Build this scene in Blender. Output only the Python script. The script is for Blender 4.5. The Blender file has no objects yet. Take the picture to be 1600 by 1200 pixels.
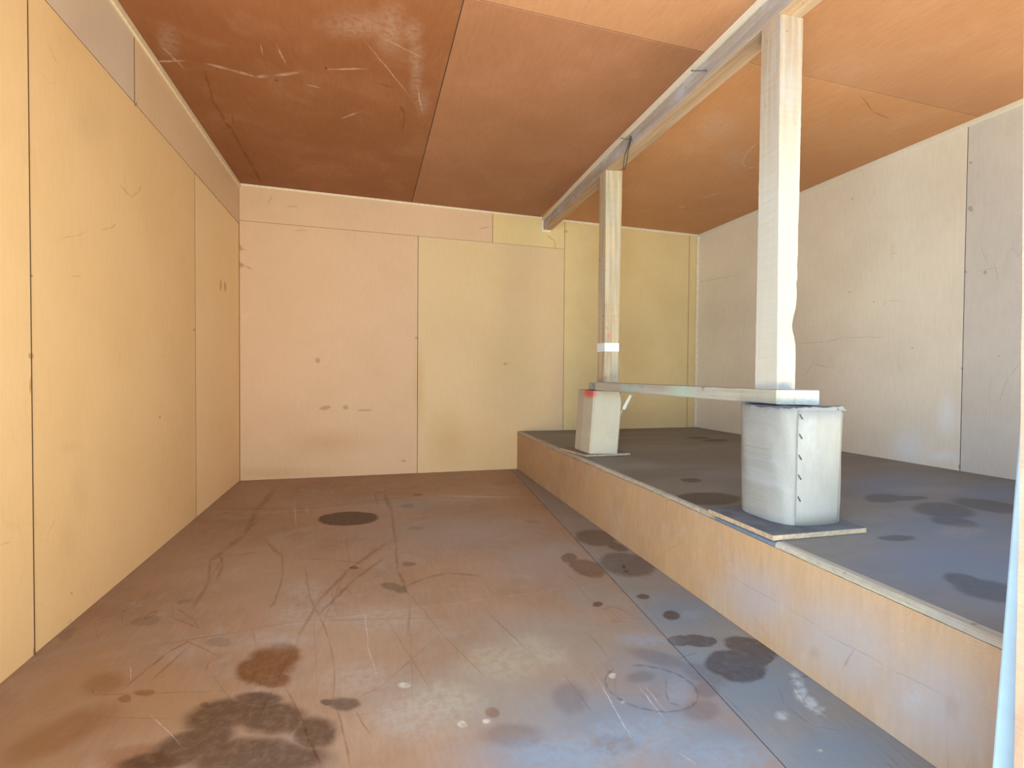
import bpy, bmesh, math, random
from mathutils import Vector, Matrix
random.seed(7)
S = bpy.context.scene
C = S.collection

# ---------------------------------------------------------------- camera
cam_d = bpy.data.cameras.new('camera')
cam_d.sensor_fit = 'HORIZONTAL'; cam_d.sensor_width = 36.0
cam_d.lens = 817.17 / 1600 * 36.0
cam_d.clip_start = 0.02
cam = bpy.data.objects.new('camera', cam_d); C.objects.link(cam)
yaw, pitch, roll = 0.26897, -0.01998, 0.00725
fw = Vector((math.sin(yaw)*math.cos(pitch), math.cos(yaw)*math.cos(pitch), math.sin(pitch)))
r0 = Vector((math.cos(yaw), -math.sin(yaw), 0)); u0 = r0.cross(fw)
rt = r0*math.cos(roll) + u0*math.sin(roll); up = -r0*math.sin(roll) + u0*math.cos(roll)
M = Matrix((rt, up, -fw)).transposed().to_4x4(); M.translation = Vector((0, 0, 0.9))
cam.matrix_world = M
S.camera = cam

# ---------------------------------------------------------------- light and exposure
S.view_settings.view_transform = 'Standard'
S.view_settings.look = 'None'
S.view_settings.gamma = 1.0
S.view_settings.use_curve_mapping = False
S.view_settings.exposure = -0.32
S.cycles.adaptive_threshold = 0.05
W = bpy.data.worlds.new('sky'); S.world = W; W.use_nodes = True
W.node_tree.nodes['Background'].inputs[0].default_value = (0.60, 0.85, 1.0, 1)
W.node_tree.nodes['Background'].inputs[1].default_value = 0.32
def area(name, loc, target, sx, sy, power, col, spread=180):
    l = bpy.data.lights.new(name, 'AREA'); l.shape = 'RECTANGLE'; l.size = sx; l.size_y = sy
    l.energy = power; l.color = col; l.spread = math.radians(spread)
    o = bpy.data.objects.new(name, l); C.objects.link(o); o.location = loc
    o.rotation_euler = (Vector(target)-Vector(loc)).to_track_quat('-Z', 'Z').to_euler()
    return o
# cool daylight coming in beside and behind the camera, mostly from its left
area('doorway_daylight', (-0.45, -0.30, 1.25), (3.0, 2.8, 1.2), 1.1, 1.5, 104, (0.40, 0.70, 1.0), 160)
area('sky_daylight_left', (0.1, -0.5, 1.8), (2.1, 2.0, 0.2), 1.8, 0.8, 26, (0.32, 0.66, 1.0), 140)
area('cool_fill_right', (1.9, -0.55, 1.75), (1.5, 2.4, 0.0), 2.4, 0.9, 44, (0.30, 0.58, 1.0), 130)  # added cool lamp for near floor and platform; no opening known here
# added warm fill lamps, fitted to act like bounce off unseen ground
area('warm_low_fill', (1.1, -0.45, 0.20), (1.3, 2.6, 2.4), 4.0, 0.5, 185, (1.0, 0.92, 0.64), 130)
area('warm_left_fill', (0.3, -0.3, 1.3), (-1.0, 3.5, 1.2), 1.2, 1.6, 15, (1.0, 0.80, 0.50), 160)
MARKS = {"floor":  # broad blue-grey ellipses: dust plus the cool daylight cast painted in
 [["mix",[0.165,0.205,0.255],0.9,0.95,"b",[[0.653,1.215,0.354,0.186,2.974],[0.916,1.386,0.261,0.186,-2.884],[0.448,1.143,0.243,0.094,2.9],[0.788,1.08,0.259,0.146,3.081],[1.076,1.246,0.275,0.172,-2.768],[1.069,0.981,0.209,0.111,-3.057],[1.132,1.719,0.235,0.153,-2.439]]],["mix",[0.26,0.235,0.2],0.6,0.95,"b",[[0.646,1.658,0.395,0.258,2.971],[0.328,1.439,0.292,0.181,2.863],[0.923,1.945,0.22,0.177,-2.953]]],["mix",[0.4,0.27,0.18],0.6,0.95,"b",[[-0.031,1.922,0.293,0.219,2.414],[-0.422,2.509,0.392,0.255,2.363]]],["mix",[0.3,0.265,0.24],0.6,0.95,"b",[[0.518,2.961,0.625,0.43,2.831],[0.845,2.444,0.37,0.314,1.019],[0.276,3.593,0.521,0.258,2.847]]],["mix",[0.33,0.175,0.075],0.7,0.95,"b",[[-0.821,1.816,0.289,0.153,1.844],[-0.544,1.608,0.253,0.136,2.42],[-0.785,1.54,0.206,0.084,2.265]]],["mul",[0.2,0.15,0.12],1.0,0.12,"b",[[-0.111,3.361,0.184,0.16,2.777],[-0.206,3.368,0.125,0.084,1.946]]],["mul",[0.52,0.34,0.19],1.0,0.3,"b",[[-0.331,1.701,0.083,0.05,2.123],[-0.26,1.786,0.088,0.053,1.994],[-0.269,1.643,0.065,0.041,2.511],[-0.285,1.744,0.111,0.067,2.048]]],["mul",[0.33,0.29,0.27],1.0,0.35,"b",[[-0.368,1.499,0.099,0.074,2.679],[-0.238,1.452,0.107,0.065,2.561],[-0.129,1.373,0.075,0.05,2.034],[-0.405,1.4,0.1,0.069,-2.824],[-0.461,1.364,0.09,0.037,3.078],[-0.25,1.315,0.182,0.068,2.802],[-0.294,1.547,0.073,0.037,2.697]]],["mul",[0.68,0.47,0.3],0.6,0.5,"b",[[-0.515,1.384,0.095,0.041,2.69],[-0.732,1.739,0.076,0.047,2.277],[-0.732,1.524,0.126,0.081,0.867],[0.415,1.596,0.004,0.002,1.332]]],["mul",[0.38,0.35,0.38],0.95,0.3,"b",[[-0.062,1.471,0.044,0.031,2.519],[-0.099,1.49,0.025,0.013,2.739]]],["mul",[0.46,0.52,0.48],0.85,0.35,"b",[[0.101,2.241,0.059,0.036,2.117],[0.135,2.192,0.04,0.025,1.653]]],["mul",[0.35,0.3,0.3],0.85,0.3,"b",[[-0.063,2.5,0.026,0.019,1.949],[0.358,3.891,0.043,0.036,1.909],[1.155,2.198,0.025,0.009,1.064],[1.143,2.144,0.016,0.011,0.873]]],["mul",[0.7,0.5,0.42],0.8,0.25,"b",[[0.185,2.479,0.036,0.03,2.156],[-0.6,1.66,0.029,0.015,2.817],[-0.639,1.638,0.026,0.013,2.418],[-0.425,1.564,0.016,0.009,2.438],[0.319,1.338,0.024,0.023,2.112]]],["mul",[0.72,0.72,0.72],0.8,0.25,"b",[[-0.772,2.149,0.054,0.041,2.597],[-0.693,2.281,0.029,0.027,-2.781],[0.262,3.588,0.07,0.042,1.596],[0.271,3.055,0.053,0.037,2.724],[0.967,3.017,0.047,0.041,3.106],[-0.985,2.1,0.052,0.023,1.862],[-0.471,1.917,0.049,0.029,2.447]]],["mul",[0.5,0.43,0.38],0.9,0.2,"b",[[1.209,2.64,0.15,0.111,1.215],[1.25,2.474,0.094,0.043,1.667],[0.983,2.228,0.12,0.077,1.577],[1.186,2.229,0.158,0.133,1.36],[0.953,2.373,0.072,0.037,1.144]]],["mul",[0.42,0.28,0.24],0.95,0.2,"b",[[1.075,1.885,0.031,0.023,-2.954],[1.095,1.712,0.039,0.031,-2.453],[0.864,1.867,0.026,0.022,-2.906]]],["mul",[0.4,0.36,0.37],1.0,0.15,"b",[[1.103,1.369,0.1,0.083,-2.722],[1.219,1.44,0.085,0.073,2.182],[1.077,1.527,0.059,0.04,2.895],[1.022,1.542,0.049,0.035,-2.884],[1.123,1.515,0.026,0.018,-2.741],[1.221,1.382,0.062,0.032,-2.482],[1.097,1.326,0.085,0.054,-2.931]]],["mul",[0.7,0.67,0.68],0.75,0.4,"b",[[0.889,1.454,0.097,0.043,2.338],[0.973,1.341,0.07,0.056,1.866],[0.937,1.274,0.049,0.032,-2.549],[0.863,1.2,0.06,0.042,-2.805],[0.782,1.38,0.049,0.032,3.098],[0.578,1.138,0.071,0.039,2.977],[0.543,1.343,0.073,0.053,1.055],[0.347,1.234,0.095,0.046,2.886]]],["mix",[0.25,0.29,0.34],0.55,0.7,"b",[[0.48,1.143,0.199,0.067,2.899],[0.672,1.15,0.147,0.082,3.011],[0.588,1.194,0.05,0.033,3.047],[0.857,1.296,0.071,0.034,0.896],[0.912,1.57,0.11,0.051,2.962],[0.814,1.044,0.14,0.061,2.984],[1.173,1.697,0.051,0.03,3.11]]],["mix",[0.4,0.35,0.24],0.5,0.7,"b",[[0.524,1.638,0.086,0.073,3.029],[0.397,1.566,0.14,0.109,2.868],[0.559,1.559,0.062,0.053,3.108],[0.216,1.429,0.108,0.085,2.692]]],["mix",[0.4,0.33,0.27],0.5,0.8,"b",[[0.582,3.739,0.277,0.194,2.819],[-0.238,2.273,0.158,0.103,2.008],[-0.239,2.066,0.156,0.104,2.474],[-0.278,1.881,0.111,0.057,2.721],[0.059,1.962,0.167,0.099,2.757],[0.123,1.371,0.137,0.1,2.663],[-0.025,1.588,0.122,0.09,2.426]]],["mix",[0.55,0.58,0.6],0.6,0.7,"b",[[1.222,1.251,0.048,0.016,0.848],[1.185,1.197,0.044,0.017,0.816],[1.179,1.15,0.038,0.019,0.815],[1.18,1.116,0.029,0.01,-2.732],[1.055,1.122,0.021,0.013,-2.826],[1.287,1.16,0.018,0.01,-2.939]]],["mix",[0.55,0.5,0.38],0.8,0.3,"b",[[0.228,1.311,0.013,0.012,2.423],[0.103,1.512,0.017,0.012,2.681],[0.697,1.416,0.014,0.011,-2.36],[0.683,1.286,0.009,0.006,-2.402],[1.044,0.996,0.007,0.004,-3.095],[0.293,1.307,0.012,0.01,2.774]]],["mul",[0.66,0.52,0.42],0.75,0.6,"l",[[-0.691,3.986,0.373,0.0287,-1.5708],[-0.672,3.4075,0.2758,0.0171,-1.4936],[-0.6745,3.0325,0.147,0.0206,-1.7353],[-0.707,2.823,0.0904,0.0181,-1.7074],[-0.6855,2.6095,0.1539,0.0065,-1.332],[-0.6465,2.354,0.1368,0.0104,-1.5176],[0.134,3.7295,0.318,0.0179,-1.5144],[0.146,3.12,0.3651,0.0091,-1.5831],[0.137,2.61,0.2062,0.0075,-1.598],[0.1445,2.296,0.1463,0.0085,-1.4749],[-0.2525,2.402,0.1914,0.004,-1.421],[-0.1975,2.1255,0.1249,0.0042,-1.303],[-0.1455,1.9285,0.1034,0.0036,-1.3245],[-0.111,1.7565,0.0934,0.003,-1.4264],[-0.094,1.5905,0.0937,0.0027,-1.511],[0.004,2.644,0.2064,0.0164,-2.0563],[-0.1345,2.3215,0.1881,0.0119,-1.8888],[-0.2055,2.0315,0.1476,0.0079,-1.7116],[0.0125,2.476,0.1506,0.0108,-2.071],[-0.1135,2.202,0.1878,0.0081,-1.9463],[-0.1915,1.5075,0.0762,0.004,-1.2026],[-0.1495,1.3905,0.063,0.0034,-1.2547],[-0.118,1.2955,0.0491,0.0036,-1.2454],[-0.065,1.3905,0.0577,0.0035,-1.3753],[-0.047,1.2885,0.0584,0.0035,-1.4167],[-0.3905,2.6635,0.215,0.0045,-1.4112],[-0.3545,2.3385,0.1519,0.0053,-1.5302],[-0.3535,2.1755,0.0312,0.0074,-1.733],[-0.682,2.784,0.0878,0.0069,-1.2329],[-0.641,2.6075,0.116,0.0092,-1.4255],[0.2035,2.264,0.0596,0.01,0.6454],[0.298,2.3135,0.0614,0.011,0.3246],[0.416,2.2945,0.0845,0.0112,-0.5052],[-0.4635,2.8745,0.1713,0.0106,-1.1642],[0.057,3.8325,0.2214,0.0057,1.6113],[0.084,4.0435,0.042,0.0215,0.3681],[-0.368,1.915,0.0425,0.0029,-1.249],[-0.011,1.379,0.0666,0.0025,-1.2278],[-0.6525,1.751,0.0542,0.0054,1.3308],[-0.628,1.8415,0.0508,0.0061,1.2804],[-0.5905,1.92,0.0478,0.0069,0.9601],[-0.585,1.8145,0.0891,0.0058,1.3426],[0.1445,1.916,0.1115,0.0034,-1.6765]]],["mul",[0.6,0.55,0.5],0.6,0.6,"l",[[-0.9175,2.2205,0.0474,0.0054,0.6175],[-0.8605,2.193,0.0635,0.0015,-1.1624],[-0.897,2.0945,0.1293,0.0011,-1.0742],[-0.704,2.2115,0.07,0.0025,-1.2617],[-0.6275,2.095,0.0907,0.0045,-0.781],[-0.594,2.086,0.0601,0.0022,2.0344],[-0.66,2.1855,0.0744,0.0045,2.2549],[-0.5285,1.898,0.1152,0.004,-0.8026],[-0.3925,1.6225,0.1371,0.0014,-1.0724],[-0.469,1.769,0.027,0.0028,-1.4877],[-0.7415,1.706,0.0199,0.0018,-1.0062],[-0.5905,1.5525,0.1049,0.0021,-0.2981],[-0.689,1.68,0.0543,0.0032,-0.25],[-0.524,1.6445,0.1348,0.0027,-0.1966],[-0.0215,3.7565,0.4204,0.0145,-2.8788],[-0.746,3.7485,0.4176,0.0143,2.8992],[0.572,1.4055,0.0644,0.0022,-1.536],[0.574,1.305,0.0482,0.0025,-1.5708],[0.7405,1.585,0.0829,0.0032,-1.564],[0.9925,1.449,0.0505,0.0032,0.2692],[0.1155,1.6245,0.1287,0.0027,-2.2204],[0.011,1.5115,0.046,0.0025,-2.5907],[0.1925,2.026,0.3307,0.0029,-1.3332],[0.3005,1.614,0.1465,0.0025,-1.272],[-0.094,2.5885,0.0865,0.007,2.62],[-0.251,2.6635,0.1088,0.0075,2.7563],[-0.27,1.5265,0.0319,0.0022,-1.5357],[-0.248,1.6785,0.261,0.0021,-1.6869],[0.1365,1.7065,0.2855,0.0015,-1.6277],[-0.168,1.8335,0.2452,0.0015,-1.4564],[-0.1025,2.8265,0.2947,0.0025,-1.5042],[-0.1275,2.1865,0.4255,0.0025,-1.6829],[-0.4585,1.976,0.2553,0.0043,0.1453],[0.0265,1.9545,0.297,0.004,-0.207],[-0.6675,2.6765,0.1407,0.0051,1.6066],[-0.576,2.825,0.1106,0.0082,0.2352],[0.12,1.7105,0.3149,0.0021,-1.3521],[0.4715,1.753,0.1862,0.0039,-1.3433],[0.964,1.195,0.055,0.0022,-1.6319]]],["mix",[0.62,0.56,0.5],0.6,0.6,"l",[[-0.004,1.897,0.1491,0.0015,-1.5257],[0.014,1.6745,0.1011,0.0015,-1.4375],[-0.4405,3.5285,0.2712,0.003,-1.4236],[-0.375,3.6125,0.1531,0.0025,-1.4387],[0.6435,1.2785,0.1357,0.0016,-1.6742],[0.7515,1.2665,0.0723,0.0018,-1.625],[0.726,1.0545,0.0197,0.0029,-1.222],[-0.6815,1.7885,0.0515,0.001,-1.1802],[-0.492,1.481,0.0973,0.001,-0.8997],[0.767,3.73,0.2887,0.0148,-0.3156],[0.77,1.2725,0.06,0.0016,-1.6082],[1.168,1.1845,0.0416,0.0022,-2.0164],[1.159,1.1215,0.034,0.0022,-1.3378]]],["mul",[0.55,0.55,0.57],0.8,0.6,"l",[[0.808,1.437,0.0245,0.0067,-0.2783],[0.8475,1.4185,0.025,0.0065,-0.5942],[0.8795,1.3895,0.0239,0.0064,-0.8851],[0.9005,1.3545,0.0224,0.006,-1.1856],[0.909,1.317,0.0213,0.0061,-1.5182],[0.9045,1.281,0.02,0.0043,-1.8837],[0.888,1.2505,0.0195,0.0029,-2.2545],[0.862,1.2285,0.0193,0.0035,-2.626],[0.829,1.216,0.0207,0.0043,-2.9229],[0.7925,1.2135,0.0208,0.0045,3.0607],[0.7565,1.2215,0.0209,0.0047,2.786],[0.723,1.239,0.0217,0.005,2.5393],[0.6945,1.265,0.0219,0.0053,2.2655],[0.6745,1.297,0.0208,0.0049,1.9863],[0.665,1.3325,0.0208,0.0043,1.6785],[0.667,1.3685,0.0201,0.0041,1.3461],[0.682,1.401,0.0208,0.0032,0.938],[0.709,1.426,0.0211,0.005,0.5586]]],["mul",[0.6,0.6,0.62],0.7,0.6,"l",[[0.8365,1.329,0.0346,0.0025,-2.2531],[0.808,1.2775,0.0324,0.0032,-1.8871],[0.8095,1.2415,0.0151,0.0046,-0.6805],[1.2235,1.257,0.0241,0.0067,0.0465],[1.2605,1.259,0.0174,0.0071,0.0644],[1.1265,1.207,0.055,0.0016,-2.1165],[1.1015,1.1175,0.0532,0.0022,-1.5603],[1.129,1.057,0.0336,0.0021,-0.4487]]]],"deck":  # broad blue-grey ellipses paint cool skylight over the dusty near deck
 [["mix",[0.135,0.175,0.235],0.9,0.95,"b",[[2.053,1.373,0.584,0.233,-2.769],[2.54,1.994,0.516,0.212,-2.668],[1.692,1.032,0.416,0.133,-2.718],[1.663,1.145,0.474,0.195,-2.764],[2.84,1.766,0.432,0.172,-2.842]]],["mul",[0.42,0.38,0.36],0.95,0.18,"b",[[1.44,1.979,0.168,0.108,-3.003],[1.611,2.347,0.067,0.045,-2.61],[2.747,3.918,0.125,0.081,-2.934],[2.788,3.732,0.121,0.075,-2.968]]],["mul",[0.46,0.48,0.5],0.9,0.25,"b",[[2.219,1.8,0.127,0.062,-2.841],[2.264,1.577,0.165,0.097,-2.72],[2.53,1.586,0.137,0.122,0.82],[2.332,1.771,0.098,0.043,-3.135],[2.114,1.442,0.092,0.069,-2.613],[1.527,0.953,0.089,0.073,-2.687],[1.533,1.023,0.06,0.043,-2.733],[1.716,1.343,0.072,0.031,3.117]]],["mix",[0.25,0.235,0.21],0.5,0.6,"b",[[1.56,2.783,0.154,0.116,-2.775],[1.636,4.249,0.172,0.135,-3.069],[2.011,1.345,0.14,0.059,-2.825],[2.596,1.881,0.205,0.077,3.071]]]],"riser":  # broad greyish ellipses paint cool daylight onto the near end
 [["mix",[0.37,0.33,0.335],0.85,0.99,"b",[[1.148,0.149,0.243,0.136,2.903],[0.894,0.141,0.196,0.135,2.582],[1.482,0.14,0.205,0.112,2.808]]],["mul",[0.72,0.68,0.66],0.35,0.8,"b",[[1.235,0.079,0.024,0.015,2.183],[1.129,0.12,0.018,0.008,1.684],[1.474,0.262,0.043,0.009,1.56],[2.041,0.205,0.04,0.02,1.64],[1.619,0.235,0.033,0.01,1.58],[2.573,0.188,0.064,0.046,2.642],[0.854,0.161,0.027,0.016,2.008],[3.471,0.217,0.106,0.062,2.881]]],["mix",[0.42,0.39,0.37],0.4,0.8,"b",[[1.372,0.153,0.021,0.01,1.686],[1.707,0.118,0.012,0.007,2.637],[1.822,-0.136,0.026,0.017,2.245],[1.276,0.048,0.017,0.009,1.787],[0.939,0.125,0.041,0.023,2.179],[0.982,-0.047,0.037,0.019,1.932],[1.329,0.327,0.006,0.004,2.523],[2.115,0.204,0.011,0.006,2.772]]],["mul",[0.66,0.6,0.55],0.6,0.6,"l",[[1.4965,0.1635,0.1541,0.0016,3.1016],[1.2755,0.168,0.0935,0.0011,-3.1296],[1.1085,0.1625,0.1183,0.0016,3.0895],[0.9285,0.172,0.0836,0.0011,3.088],[1.455,0.0525,0.0563,0.0018,0.4636],[1.1195,0.126,0.0504,0.002,-1.1469]]]],"ceil":
 [["mix",[0.5,0.38,0.32],0.28,0.9,"b",[[0.231,2.701,0.283,0.032,1.487],[0.19,2.395,0.089,0.044,1.567],[0.094,2.408,0.177,0.055,1.56],[-0.903,2.816,0.137,0.043,1.85],[-0.043,2.424,0.174,0.082,2.734],[1.683,2.972,0.148,0.113,-2.407],[2.014,2.729,0.16,0.102,-2.477],[2.428,3.076,0.226,0.08,0.845],[0.292,2.989,0.14,0.042,1.493]]],["mix",[0.6,0.42,0.35],0.55,0.6,"l",[[-0.7235,2.963,0.0555,0.0135,0.2033],[-0.6185,2.9875,0.0653,0.0133,0.2512],[-0.5325,2.989,0.0361,0.0132,-0.4151],[-0.4005,2.9225,0.0805,0.012,-0.5166],[-0.951,2.986,0.0939,0.0084,2.801],[-0.107,2.7835,0.1061,0.0075,-0.3167],[-0.2845,3.002,0.039,0.0072,0.1439],[-0.924,2.95,0.0864,0.0057,1.3353],[-0.405,2.761,0.08,0.0042,1.4586],[0.2755,2.9625,0.1502,0.0043,1.3719],[-0.1025,3.268,0.0807,0.0071,2.2726],[2.394,2.8885,0.0899,0.009,1.3062],[2.4575,3.0335,0.0893,0.0062,1.0089],[2.5365,3.1295,0.0519,0.0066,0.6629],[2.6165,3.143,0.0515,0.0117,-0.3321],[2.6985,3.7065,0.1118,0.0152,-1.1856],[2.634,4.0335,0.0397,0.0256,0.1559],[0.159,2.5235,0.114,0.003,0.4636],[0.108,2.744,0.2517,0.0034,1.0594],[-0.488,2.7425,0.0445,0.0022,-1.4699]]],["mul",[0.6,0.5,0.45],0.8,0.6,"l",[[-0.82,3.1255,0.1034,0.0071,1.7012],[-0.841,3.2825,0.074,0.0074,1.7073],[-0.8475,3.411,0.0706,0.0103,1.5311],[-0.8495,3.537,0.0707,0.0096,1.6421],[-0.844,3.649,0.056,0.0132,1.3695],[-0.8355,3.845,0.1646,0.0114,1.581],[-0.834,4.165,0.1938,0.0137,1.5535],[-0.833,4.4955,0.1764,0.0151,1.5835],[0.1905,3.1055,0.0525,0.0085,1.1883],[0.2055,3.263,0.1277,0.0055,1.5927],[0.0885,2.874,0.0476,0.0061,0.2136],[2.5995,2.245,0.1317,0.0032,0.4579],[2.779,2.3105,0.0842,0.006,0.1804],[-0.7975,3.561,0.0747,0.005,1.7138]]],["mul",[0.4,0.3,0.3],0.9,0.3,"b",[[-0.209,2.811,0.015,0.007,1.771],[-0.47,3.003,0.011,0.006,2.611]]]],"back":
 [["mul",[0.6,0.5,0.42],0.7,0.3,"b",[[-0.409,0.995,0.022,0.021,1.432],[-0.352,0.596,0.052,0.017,-2.965],[-0.185,0.6,0.022,0.021,1.639],[-0.025,0.57,0.064,0.007,3.131],[1.242,0.987,0.025,0.01,-3.125],[-1.01,1.908,0.026,0.01,1.56],[-1.005,1.772,0.021,0.019,1.261],[0.425,1.212,0.017,0.011,-3.131],[0.305,0.115,0.017,0.011,3.065],[1.837,2.267,0.02,0.012,-3.011],[-1.016,1.323,0.011,0.009,1.414]]],["mul",[0.55,0.45,0.38],0.7,0.6,"l",[[-0.986,1.7735,0.0238,0.0065,-0.4636],[-0.943,1.755,0.0287,0.0068,-0.3588],[-0.986,1.9015,0.0225,0.0036,-0.3296],[-0.605,2.285,0.0448,0.004,0.025],[-0.785,2.321,0.0497,0.0034,-1.9639],[1.0295,2.2385,0.0602,0.0046,0.2923],[1.6785,2.1935,0.0465,0.0068,-0.5446],[1.721,2.13,0.0477,0.0067,-1.4056],[-0.545,2.09,0.0562,0.0035,0.0798]]],["mul",[0.86,0.76,0.62],0.6,1,"b",[[0.444,0.8,0.344,0.045,1.574],[-0.287,0.303,0.313,0.11,3.11],[-0.741,0.047,0.446,0.054,3.097],[0.706,0.276,0.234,0.175,1.617]]]],"left":
 [["mul",[0.55,0.45,0.38],0.75,0.3,"b",[[1.974,0.946,0.016,0.012,-3.046],[1.982,1.196,0.01,0.004,-2.928],[1.976,0.857,0.028,0.006,1.551],[4.301,1.526,0.04,0.034,0.957],[1.98,0.015,0.017,0.009,1.787],[2.764,2.108,0.023,0.008,-2.626],[3.572,1.152,0.024,0.008,-3.046],[2.189,0.103,0.009,0.004,2.623],[3.028,0.672,0.017,0.006,3.051],[4.179,1.52,0.046,0.025,1.477]]],["mul",[0.72,0.6,0.48],0.6,0.6,"l",[[2.657,1.681,0.0597,0.0057,-0.1127],[2.751,1.6985,0.0529,0.0038,0.5205],[2.803,1.7405,0.0241,0.0072,1.0344],[2.4715,1.468,0.0452,0.0036,0.3805],[2.5375,1.4985,0.0363,0.0051,0.4981],[2.2025,1.3705,0.0609,0.0021,0.3276],[2.2875,1.4025,0.0409,0.0025,0.4085],[2.1005,1.9675,0.0206,0.0032,-0.8238],[2.1275,1.9465,0.0183,0.0032,-0.4773],[2.248,1.239,0.0437,0.0027,0.0512],[2.0775,0.375,0.0274,0.0025,0.7131],[2.1875,0.0115,0.023,0.0032,0.073],[1.8465,0.394,0.0232,0.0021,-0.1453]]],["mul",[0.86,0.86,0.9],0.5,1,"b",[[2.26,0.451,0.095,0.061,1.7],[2.173,0.313,0.072,0.053,1.988],[2.357,1.844,0.165,0.083,-2.528],[2.2,0.625,0.075,0.023,2.99],[2.367,2.185,0.233,0.079,-2.498]]]],"right":
 [["mix",[0.85,0.88,0.9],0.55,1,"b",[[2.292,0.668,0.136,0.057,1.56],[2.324,0.416,0.11,0.038,2.968],[2.516,0.446,0.129,0.115,2.318]]],["mul",[0.5,0.45,0.4],0.7,0.3,"b",[[2.195,1.856,0.016,0.012,1.012],[2.201,2.115,0.008,0.006,0.969],[2.211,1.504,0.008,0.006,1.066],[2.107,1.481,0.011,0.009,1.118],[2.952,2.15,0.01,0.007,-2.464],[2.962,1.494,0.008,0.006,-2.576],[2.77,1.405,0.007,0.006,-2.586],[2.222,0.947,0.007,0.007,1.386],[2.216,0.377,0.011,0.007,1.634],[2.5,1.077,0.006,0.006,0.853],[2.036,1.018,0.005,0.004,1.527]]],["mul",[0.62,0.58,0.54],0.6,0.6,"l",[[2.1205,1.5795,0.0634,0.0021,-1.9037],[2.0595,1.469,0.0662,0.0025,-1.7665],[2.0965,1.493,0.0689,0.002,-3.1253],[3.2905,1.1545,0.1529,0.0035,-3.1379],[3.0725,1.1655,0.0922,0.0032,3.0014],[2.8345,1.167,0.1756,0.003,-3.0778],[2.6945,1.3825,0.021,0.0029,2.1662],[2.6345,1.3915,0.0559,0.0025,-3.011],[2.643,1.7025,0.0291,0.0025,3.1224],[1.958,0.9475,0.0682,0.0021,-0.9782],[2.01,0.8365,0.0707,0.0022,-1.2816],[4.425,1.845,0.2995,0.0041,-3.0855],[3.312,0.939,0.0796,0.0038,2.2565],[3.1805,0.976,0.099,0.0032,-2.9364]]]]}

# ---------------------------------------------------------------- room numbers
FY0 = -0.2
XL, D, XR, FY = -1.0163, 4.7362, 3.3007, 0.50      # left wall, back wall, right wall, front wall
ZP = 0.357                                         # platform height
def CZ(x, y): return 2.4353 - 0.0199*(x-XL) - 0.0019*(y-D)
def KX(y): return 1.3604 + 0.0255*(y-D)              # foot of the platform front
def KT(y): return KX(y) + .018*math.exp(-((y-2.15)/.75)**2)   # its top edge, bowed inwards a little

# ---------------------------------------------------------------- helpers
def link(name, me, parent=None, mats=(), smooth=False):
    for m in mats: me.materials.append(m)
    # origin at the centre of the base
    xs = [v.co.x for v in me.vertices]; ys = [v.co.y for v in me.vertices]; zs = [v.co.z for v in me.vertices]
    o0 = Vector(((min(xs)+max(xs))/2, (min(ys)+max(ys))/2, min(zs)))
    me.transform(Matrix.Translation(-o0))
    if smooth:
        for f in me.polygons: f.use_smooth = True
    o = bpy.data.objects.new(name, me); C.objects.link(o)
    o.location = o0
    if parent is not None:
        o.parent = parent
        o.location = o0 - ORG[parent.name]
    ORG[o.name] = o0
    return o
ORG = {}
def bm_obj(name, bm, mats, parent=None, smooth=False):
    bmesh.ops.recalc_face_normals(bm, faces=bm.faces)
    me = bpy.data.meshes.new(name); bm.to_mesh(me); bm.free()
    return link(name, me, parent, mats, smooth)
def root(name, loc, label, cat, group=None):
    o = bpy.data.objects.new(name, None); C.objects.link(o); o.location = loc
    o.empty_display_size = 0.1
    ORG[o.name] = Vector(loc)
    o['label'] = label; o['category'] = cat
    if group: o['group'] = group
    return o
def tag(o, label, cat, group=None):
    o['label'] = label; o['category'] = cat
    if group: o['group'] = group
    return o
def struct(o, label, cat='building part'):
    o['kind'] = 'structure'; o['label'] = label; o['category'] = cat
    return o
def hexa(bm, p, mat=0):
    """p: 8 points, bottom ring then top ring"""
    v = [bm.verts.new(q) for q in p]
    for f in ((0,3,2,1),(4,5,6,7),(0,1,5,4),(1,2,6,5),(2,3,7,6),(3,0,4,7)):
        bm.faces.new([v[i] for i in f]).material_index = mat
    return v
def box(bm, x0, x1, y0, y1, z0, z1, mat=0):
    return hexa(bm, [(x0,y0,z0),(x1,y0,z0),(x1,y1,z0),(x0,y1,z0),(x0,y0,z1),(x1,y0,z1),(x1,y1,z1),(x0,y1,z1)], mat)
def bev(bm, w, seg=1):
    bmesh.ops.recalc_face_normals(bm, faces=bm.faces)
    bmesh.ops.bevel(bm, geom=bm.edges[:], offset=w, segments=seg, affect='EDGES', profile=0.5)
def tube(bm, pts, r, n=6):
    rings = []
    for i, p in enumerate(pts):
        p = Vector(p)
        a = Vector(pts[max(0, i-1)]); b = Vector(pts[min(len(pts)-1, i+1)])
        d = (b-a).normalized(); s = d.cross(Vector((0.31, 0.52, 0.8))).normalized(); t = d.cross(s)
        rings.append([bm.verts.new(p + (s*math.cos(k*2*math.pi/n) + t*math.sin(k*2*math.pi/n))*r) for k in range(n)])
    for A, B in zip(rings[:-1], rings[1:]):
        for k in range(n): bm.faces.new((A[k], A[(k+1) % n], B[(k+1) % n], B[k]))
    bm.faces.new(rings[0][::-1]); bm.faces.new(rings[-1])

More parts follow.
